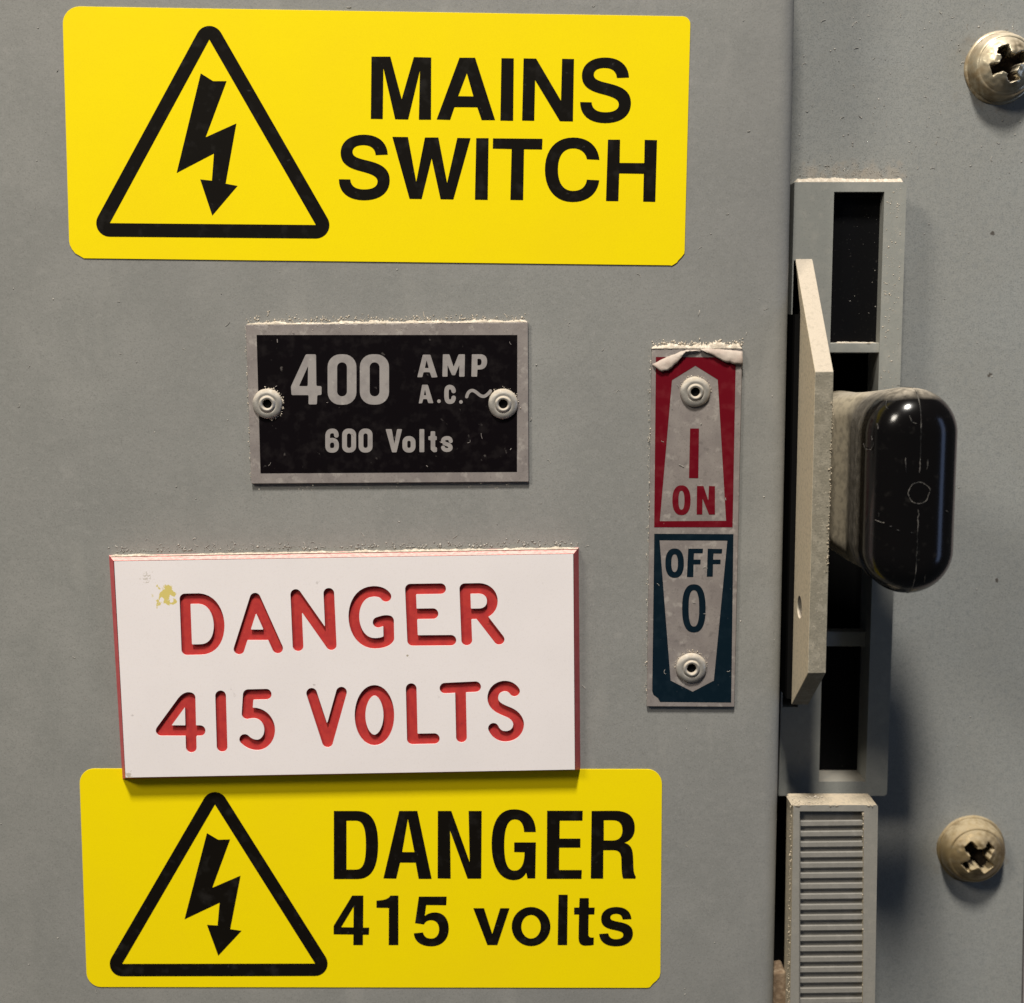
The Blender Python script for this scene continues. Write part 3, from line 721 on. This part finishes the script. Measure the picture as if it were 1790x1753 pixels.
# grip: obround sections stacked along Y
gc_front = W(1589.5, 857, 205); gx = W(1668, 870, 190).x; W2 = 73.0; gxc = gx-W2*S; gzc = (W(1600, 678, 190).z+W(1600, 1036, 190).z)/2
H2 = (W(1600, 678, 190).z-W(1600, 1036, 190).z)/2/S
def obround(w2, h2, d, n=72, dx=0, dz=0):
    out = []
    st_ = h2-w2
    for i in range(n):
        a_ = 2*math.pi*(i+0.5)/n; c, s = math.cos(a_), math.sin(a_)
        out.append(Vector((gxc+(w2*c+dx)*S, -d*S, gzc+(w2*s+math.copysign(st_, s)+dz)*S)))
    return out
rings = []
Rf = 57
rings.append(obround(54, H2*0.86, -110, dx=-43, dz=4))
rings.append(obround(53, H2*0.87, -14, dx=-41, dz=4))
rings.append(obround(48, H2*0.895, 34, dx=-34, dz=3))
rings.append(obround(45, H2*0.92, 60, dx=-24, dz=2))
rings.append(obround(W2*0.90, H2*0.945, 74, dx=-W2*0.03, dz=1.5))
rings.append(obround(W2*0.955, H2*0.97, 98))
rings.append(obround(W2*0.985, H2*0.99, 135))
rings.append(obround(W2, H2, 186))
for k in range(1, 15):
    a_ = math.radians(90*k/14)
    rings.append(obround(W2-Rf*(1-math.cos(a_)), H2-Rf*(1-math.cos(a_)), 186+Rf*math.sin(a_)))
rings.append(obround(9, H2-W2+9, 186+Rf+0.6)); rings.append(obround(2, H2-W2+1, 186+Rf+0.9))
vs = [v for r_ in rings for v in r_]; n_ = 72; fs = []
for k in range(len(rings)-1):
    for i in range(n_): j = (i+1) % n_; fs.append((k*n_+i, k*n_+j, (k+1)*n_+j, (k+1)*n_+i))
fs.append(tuple(range(n_*(len(rings)-1), n_*len(rings)))); fs.append(tuple(range(n_-1, -1, -1)))
grip = new_obj('grip', vs, fs, M['knob'], root, smooth=True)
# dust: thick towards the root of the grip (Y rises to the back), and on its upward side
yr = root.location.y
add_dust(M['knob'], (0.20, 0.18, 0.15), ('axis', (0, 1, 0)), -0.0290, -0.0265, 0.50, 700, 0.4)
add_dust(M['knob'], (0.40, 0.345, 0.25), ('axis', (0, 1, 0)), -0.0198, -0.0172, 0.92, 900, 0.35)
add_dust(M['knob'], (0.42, 0.37, 0.30), 'up', 0.72, 1.0, 0.75, 900, 0.5)

def wire(name, pts, r, m, parent, jit=0.0, seg=5):
    """thin raised line through world points"""
    vs, fs = [], []
    for i, p in enumerate(pts):
        a_ = pts[max(0, i-1)]; b_ = pts[min(len(pts)-1, i+1)]; t_ = (b_-a_).normalized()
        u_ = t_.cross(Vector((0, 1, 0))); u_ = u_.normalized() if u_.length > 1e-6 else Vector((1, 0, 0)); w_ = t_.cross(u_)
        rr = r*S*(1+jit*noise.noise(p*4000))
        for k in range(seg):
            q = 2*math.pi*k/seg; vs.append(p+u_*rr*math.cos(q)+w_*rr*math.sin(q))
    for i in range(len(pts)-1):
        for k in range(seg): j = (k+1) % seg; fs.append((i*seg+k, i*seg+j, (i+1)*seg+j, (i+1)*seg+k))
    return new_obj(name, vs, fs, m, parent, smooth=True)
# mould seam over the middle of the grip face
pts = []
for k in range(0, 11):
    a_ = math.radians(90*k/10); h = H2-Rf*(1-math.cos(a_)); pts.append(Vector((gxc, -(186+Rf*math.sin(a_))*S, gzc+h*S)))
for q in np.linspace(H2-Rf-4, 36, 30): pts.append(Vector((gxc+(1.6*noise.noise(Vector((q*.12, 0, 0)))+0.9*noise.noise(Vector((q*.5, 0, 5))))*S, -(186+Rf+1.2)*S, gzc+q*S)))
pts[0:0] = [Vector((gxc, -(186-k*14)*S, gzc+H2*S)) for k in (6, 4, 2)]
wire('mould_seam', pts, 0.65, M['seam'], grip, 1.1)
pts = [Vector((gxc+(1.6*noise.noise(Vector((q*.12, 3, 0)))+0.9*noise.noise(Vector((q*.5, 3, 5))))*S, -(186+Rf+1.2)*S, gzc+q*S)) for q in np.linspace(0-22, -(H2-Rf-4), 30)]
for k in range(10, -1, -1):
    a_ = math.radians(90*k/10); h = H2-Rf*(1-math.cos(a_)); pts.append(Vector((gxc, -(186+Rf*math.sin(a_))*S, gzc-h*S)))
wire('mould_seam', pts, 0.6, M['seam'], grip, 1.1)
pts = [Vector((gxc+(16.5+3.2*noise.noise(Vector((math.cos(t)*1.6, math.sin(t)*1.6, 2))))*S*math.cos(t), -(186+Rf+1.0)*S, gzc+(4+17*math.sin(t))*S)) for t in np.linspace(0, 2*math.pi, 37)]
wire('gate_mark', pts, 0.6, M['seam'], grip, 1.1)

# fine scuffs on the face of the grip
def grip_pt(px, py, lift=0.5):
    d = 240.0
    for _ in range(6):
        p = W(px, py, d); x = (p.x-gxc)/S; z = (p.z-gzc)/S; st_ = H2-W2
        zz = max(0.0, abs(z)-st_); rr = math.hypot(x, zz)
        c_ = min(1.0, max(0.0, 1-(W2-rr)/Rf)); d = 186+Rf*math.sqrt(1-c_*c_)
    return W(px, py, d+lift)
scuffs = [P(1524,762, 1525,770), P(1509,775, 1513,785, 1522,786, 1527,779, 1526,771), P(1536,896, 1537,904), P(1530,909, 1540,913, 1547,914), P(1556,920, 1560,921), P(1568,926, 1574,929), P(1592,931, 1598,932),
          P(1621,803, 1622,812, 1620,822), P(1653,893, 1657,895), P(1590,726, 1594,738, 1604,741), P(1550,700, 1548,710, 1553,716), P(1533,740, 1536,752), P(1583,800, 1584,830), P(1618,1004, 1615,1020)]
for sc_ in scuffs:
    pts = []
    for i in range(len(sc_)-1):
        for q in range(6):
            t_ = q/6; a_, b_ = sc_[i], sc_[i+1]
            x_, y2 = a_[0]+(b_[0]-a_[0])*t_, a_[1]+(b_[1]-a_[1])*t_
            pts.append(grip_pt(x_+1.3*noise.noise(Vector((x_*.3, y2*.3, 1))), y2))
    wire('scuff', pts, 0.6, M['seam'], grip, 1.2)
# ------------------------------------------------------------------ screws
def screw(px, py, R, rot, label, seed, h=54, w=0.165, m='screw'):
    c = W(px, py, D_PANEL)
    root = thing('cross_head_screw', c, label, 'screw', 'cross head screws in the side panel')
    nr, na = 60, 120; vs, fs = [], []; deep = {}
    for i in range(nr+1):
        r = i/nr
        for j in range(na):
            a_ = 2*math.pi*j/na
            z = h*(math.sqrt(max(0, 1-(r*0.93)**2))**0.9-0.36)/0.64 if r < 1 else 0
            z = h*(1-0.38*(r/0.8)**2) if r < 0.8 else h*0.62*math.sqrt(max(0.0, 1-((r-0.8)/0.2)**2))
            # cross recess, worn arms
            x, y = r*math.cos(a_-rot), r*math.sin(a_-rot)
            wb = w*(1+0.45*noise.noise(Vector((x*3.5, y*3.5, seed)))+0.25*noise.noise(Vector((x*11, y*11, seed+2))))
            da = min(max(abs(x)-0.54, abs(y)-wb), max(abs(y)-0.54, abs(x)-wb), math.hypot(x, y)-0.29)
            k = min(1, max(0, (0.0-da)/0.055)); k = k*k*(3-2*k)
            z -= k*(h*0.85*(1-0.45*min(1, math.hypot(x, y)/0.60))); deep[(i, j)] = k
            z += 2.2*noise.noise(Vector((x*7, y*7, seed+4)))*(1-r)*max(0.0, 1-k)*(1 if r < 0.75 else 0) + 1.2*noise.noise(Vector((x*3, y*3, seed+9)))*(1-r)
            vs.append(Vector((c.x+R*r*S*math.cos(a_), c.y-z*S, c.z+R*r*S*math.sin(a_))))
    for i in range(nr):
        for j in range(na): q = (j+1) % na; fs.append((i*na+j, i*na+q, (i+1)*na+q, (i+1)*na+j))
    fm = [1 if deep[(i, j)] > 0.6 and deep[(i+1, j)] > 0.6 else 0 for i in range(nr) for j in range(na)]
    hd = new_obj('head', vs, fs, None, root, mats=[M[m], M['shade_grime']], fmat=fm, smooth=True)
    lathe('washer_rim', c, [(R*1.07, -1), (R*1.06, 2), (R*1.0, 4), (R*0.9, 4.2), (0.01, 4.3)], M[m], root, wob=0.04, seed=seed)
    return root
add_dust(M['screw'], (0.50, 0.43, 0.33), 'up', 0.25, 0.8, 0.85, 1200, 0.5)
add_dust(M['screw'], (0.22, 0.165, 0.095), ('axis', (-0.8, 0, -0.5)), 0.001, 0.006, 0.85, 900, 0.6)
M['screw_brown'] = mat('browned_screw_plating', (0.33, 0.245, 0.125), 0.32, 0.6, spec=0.4,
    layers=[((0.16, 0.11, 0.055), 260, 0.42, 0.62, 0.8, 6), ((0.36, 0.30, 0.20), 900, 0.54, 0.68, 0.5, 6)], bump=[(600, 0.05, 4)])
add_dust(M['screw_brown'], (0.36, 0.295, 0.19), 'up', 0.15, 0.7, 0.8, 1000, 0.5)
screw(1748, 119, 61, math.radians(20), 'upper cross head screw, shiny below, cut off by the right edge', 2)
screw(1697, 1483, 63, math.radians(42), 'lower cross head screw, tarnished brown, right of the ribbed slider', 6, m='screw_brown')

# ------------------------------------------------------------------ small brown block by the slider
bl = prism('brown_block', [round_corners(P(1352,1702, 1374,1698, 1376,1800, 1350,1800), 5, 4)], -20, -70, M['brown'])
bevel(bl, 4, 3); tag(bl, 'dusty brown block wedged between the door edge and the ribbed slider', 'block')

# ------------------------------------------------------------------ dust (nobody could count it)
def dust_obj(name, vs, fs, m):
    o = new_obj(name, vs, fs, m, smooth=True); o['kind'] = 'stuff'; return o

def ridge(name, pts_px, d0, d1, thick, m, seed, step=1.6, rough=0.5):
    """irregular heap of dust along a ledge; pts (x, y) of its foot; spans depth d0..d1"""
    P3 = []
    for i in range(len(pts_px)-1):
        a_, b_ = pts_px[i], pts_px[i+1]; L_ = math.hypot(b_[0]-a_[0], b_[1]-a_[1]); k = max(2, int(L_/step))
        for q in range(k): P3.append((a_[0]+(b_[0]-a_[0])*q/k, a_[1]+(b_[1]-a_[1])*q/k))
    P3.append(pts_px[-1])
    vs, fs = [], []; sec = 7
    for i, (x, y) in enumerate(P3):
        end = min(1, min(i, len(P3)-1-i)/4)
        for k in range(sec):
            a_ = math.pi*k/(sec-1)
            nn = 1+rough*(noise.noise(Vector((x*.09, k*.6, seed)))+0.9*noise.noise(Vector((x*.35, k*.9, seed+3)))+0.5*noise.noise(Vector((x*.9, k*1.3, seed+7))))
            lo_ = 0.75+rough*0.9*noise.noise(Vector((x*.022, seed*3.1, 1)))
            hh = max(0.03, thick*nn*end*lo_)*math.sin(a_)
            dd = d0+(d1-d0)*(0.5-0.5*math.cos(a_))*1.0
            dd = d0+(d1-d0)*(0.5-0.5*math.cos(a_)) * (1+0.10*(nn-1))
            base = W(x, y, d1); v = Vector((base.x, -dd*S, base.z+hh*S)); vs.append(v)
    for i in range(len(P3)-1):
        for k in range(sec-1): fs.append((i*sec+k, i*sec+k+1, (i+1)*sec+k+1, (i+1)*sec+k))
    return dust_obj(name, vs, fs, m)
ridge('dust_line', P(430,567.2, 500,567, 700,565, 922,563), 0, TP, 4.2, M['dust'], 1, rough=0.9)
ridge('dust_line', P(1139,609, 1298,609), 0, TP+1, 7.5, M['dust'], 2, rough=0.8)
ridge('dust_line', P(1389,321.5, 1470,321.5, 1584,322.5), D_FRAME-34, D_FRAME-1, 15, M['dust'], 3, rough=0.16)
ridge('dust_line', P(192,973, 500,967.5, 1010,959.5), 0, 9, 2.4, M['dust'], 4, rough=1.0)
ridge('dust_line', P(1459,600, 1537,600), D_FRAME-22, D_FRAME-3, 3.2, M['dust'], 5, rough=0.6)
ridge('dust_line', P(1384,1408, 1430,1408, 1533,1408), D_SLIDE-50, D_SLIDE-1, 3.4, M['dust_tan'], 6, rough=0.9)

def crumbs(name, n, region, size, m, seed, power=2.2):
    """tiny crumbs; region() -> (px, py, depth)"""
    rnd = random.Random(seed); vs, fs = [], []
    base = [Vector(v) for v in ((1,0,0),(-1,0,0),(0,1,0),(0,-1,0),(0,0,1),(0,0,-1))]
    tf = [(0,2,4),(2,1,4),(1,3,4),(3,0,4),(2,0,5),(1,2,5),(3,1,5),(0,3,5)]
    for _ in range(n):
        px, py, d = region(rnd)
        r = (size[0]+(size[1]-size[0])*rnd.random()**power)*S
        c = W(px, py, d); k = len(vs); ax = [rnd.uniform(.6, 1.5) for _ in range(3)]
        for b_ in base:
            vs.append(c+Vector((b_.x*ax[0]*rnd.uniform(.7, 1.2), b_.y*0.7*rnd.uniform(.7, 1.1), b_.z*ax[2]*rnd.uniform(.7, 1.2)))*r)
        fs += [tuple(i+k for i in t_) for t_ in tf]
    return dust_obj(name, vs, fs, m)
def on_line(x0, y0, x1, y1, spread, d, up=1):
    def f(r):
        t_ = r.random(); return (x0+(x1-x0)*t_, y0+(y1-y0)*t_-abs(r.gauss(0, spread))*up, d)
    return f
crumbs('dust_specks', 260, lambda r: (r.uniform(0, 1360), r.uniform(0, 1753), 0.2), (0.5, 1.9), M['dust_grey'], 11, 4)
crumbs('dust_specks', 300, lambda r: (r.uniform(1395, 1790), r.uniform(0, 315), D_PANEL+.2), (0.5, 2.2), M['dust_grey'], 12, 4)
crumbs('dust_specks', 160, lambda r: (r.uniform(1600, 1790), r.uniform(300, 1753), D_PANEL+.2), (0.5, 1.8), M['dust_grey'], 13, 4)
crumbs('dust_specks', 420, on_line(195, 966, 1010, 953, 4.5, 0.4), (0.6, 2.4), M['dust_grey'], 14, 2)
crumbs('dust_specks', 260, on_line(430, 562, 925, 558, 4.5, 0.4), (0.5, 2.0), M['dust'], 15, 2)
crumbs('dust_specks', 200, on_line(1140, 603, 1300, 603, 4, 0.4), (0.6, 2.4), M['dust'], 16, 2)
crumbs('dust_specks', 300, on_line(1392, 309, 1586, 309, 11, D_PANEL+.3), (0.4, 1.3), M['dust_grey'], 17, 2)
crumbs('dust_specks', 160, lambda r: ((lambda t_: (1550+r.uniform(0, 30)-34*t_, 330+t_*1000, D_FRAME+.2))(r.random()*0.36)), (0.5, 1.8), M['dust'], 18, 2)
crumbs('dust_specks', 60, lambda r: (r.uniform(1382, 1440), r.uniform(1392, 1407), D_SLIDE-5*r.random()), (0.6, 2.0), M['dust'], 19, 2)
crumbs('dust_specks', 260, lambda r: (lambda t_: (1384-6*t_+r.gauss(0, 1.5), 1405+t_*350, D_SLIDE-6-14*r.random()))(r.random()), (0.6, 2.2), M['dust_tan'], 20, 2)
crumbs('dust_specks', 140, lambda r: (lambda t_: (1511+r.gauss(0, 1.8), 1420+t_*t_*330, D_SLIDE-1))(r.random()), (0.6, 2.4), M['dust_tan'], 21, 2)
crumbs('dust_specks', 16, lambda r: (r.uniform(1460, 1535), r.uniform(350, 590), D_FRAME-25.6), (0.4, 1.3), M['dust_grey'], 22, 3)
crumbs('dust_specks', 150, lambda r: (lambda t_: (430+r.gauss(0, 2)+t_*10, 570+t_*270, 0.5+r.random()*6))(r.random()), (0.5, 1.5), M['dust'], 23, 2)
crumbs('dust_specks', 180, lambda r: (lambda t_: (1137-7*t_+r.gauss(0, 2), 615+t_*615, 0.5+r.random()*6))(r.random()), (0.5, 1.5), M['dust'], 24, 2)
crumbs('dust_specks', 130, lambda r: (lambda t_: (1455.5+r.gauss(0, 1.2)-t_*9, 700+t_*300, D_FIN+1))(r.random()), (0.6, 1.8), M['dust_tan'], 25, 2)

def around(cx, cy, R, a0, a1, d):
    def f(r_):
        a_ = math.radians(r_.uniform(a0, a1)); q = R+abs(r_.gauss(0, 2.2)); return (cx+q*math.cos(a_), cy+q*math.sin(a_), d)
    return f
crumbs('dust_specks', 120, around(468, 705.5, 25, -100, 80, TP+1), (0.5, 1.9), M['dust'], 31, 2)
crumbs('dust_specks', 50, around(879.6, 705.8, 25, -160, 20, TP+1), (0.5, 1.4), M['dust'], 32, 2)
crumbs('dust_specks', 60, around(1214.9, 684.8, 26, -180, 0, TP+1), (0.4, 1.2), M['dust'], 33, 2)
crumbs('dust_specks', 60, around(1208.2, 1166.9, 27, -180, 0, TP+1), (0.4, 1.2), M['dust'], 34, 2)
crumbs('dust_specks', 160, lambda r: (r.uniform(432, 922), 566+r.choice((0, 277))+r.uniform(1, 14), TP+0.3), (0.3, 1.0), M['dust'], 35, 3)

# ------------------------------------------------------------------ lint and tiny curled flecks stuck to the paint
def lint(name, n, region, m, seed):
    rnd = random.Random(seed); vs, fs = [], []
    for _ in range(n):
        px, py, d = region(rnd); a_ = rnd.uniform(0, 6.28); k_ = rnd.uniform(-0.5, 0.5); L_ = rnd.uniform(3, 11); w_ = rnd.uniform(0.35, 0.8)
        pts = []; x, y = px, py
        for q in range(7): pts.append((x, y)); x += L_/6*math.cos(a_); y += L_/6*math.sin(a_); a_ += k_+rnd.uniform(-.3, .3)
        b0 = len(vs)
        for q, (x, y) in enumerate(pts):
            x2, y2 = pts[min(q+1, 6)]; x1, y1 = pts[max(q-1, 0)]; l = math.hypot(x2-x1, y2-y1) or 1; nx, ny = -(y2-y1)/l*w_, (x2-x1)/l*w_
            vs += [W(x+nx, y+ny, d), W(x, y, d+w_*1.2), W(x-nx, y-ny, d)]
        for q in range(6):
            for e in range(2): fs.append((b0+q*3+e, b0+q*3+e+1, b0+q*3+e+4, b0+q*3+e+3))
    return dust_obj(name, vs, fs, m)
lint('lint_flecks', 70, lambda r: (r.uniform(10, 1350), r.uniform(10, 1740), 0.15), M['dust_grey'], 41)
lint('lint_flecks', 40, lambda r: (r.uniform(1400, 1780), r.uniform(10, 310), D_PANEL+.15), M['dust_grey'], 42)
lint('lint_flecks', 60, lambda r: (r.uniform(190, 1010), 958-abs(r.gauss(0, 8)), 0.15), M['dust_grey'], 43)
lint('lint_flecks', 26, lambda r: (r.uniform(430, 925), 560-abs(r.gauss(0, 6)), 0.15), M['dust'], 44)
lint('lint_flecks', 12, lambda r: (r.uniform(440, 920), r.uniform(575, 838), TP+0.7), M['alu'], 45)
lint('lint_flecks', 12, lambda r: (r.uniform(1145, 1285), r.uniform(640, 1225), TP+0.5), M['dust_grey'], 46)
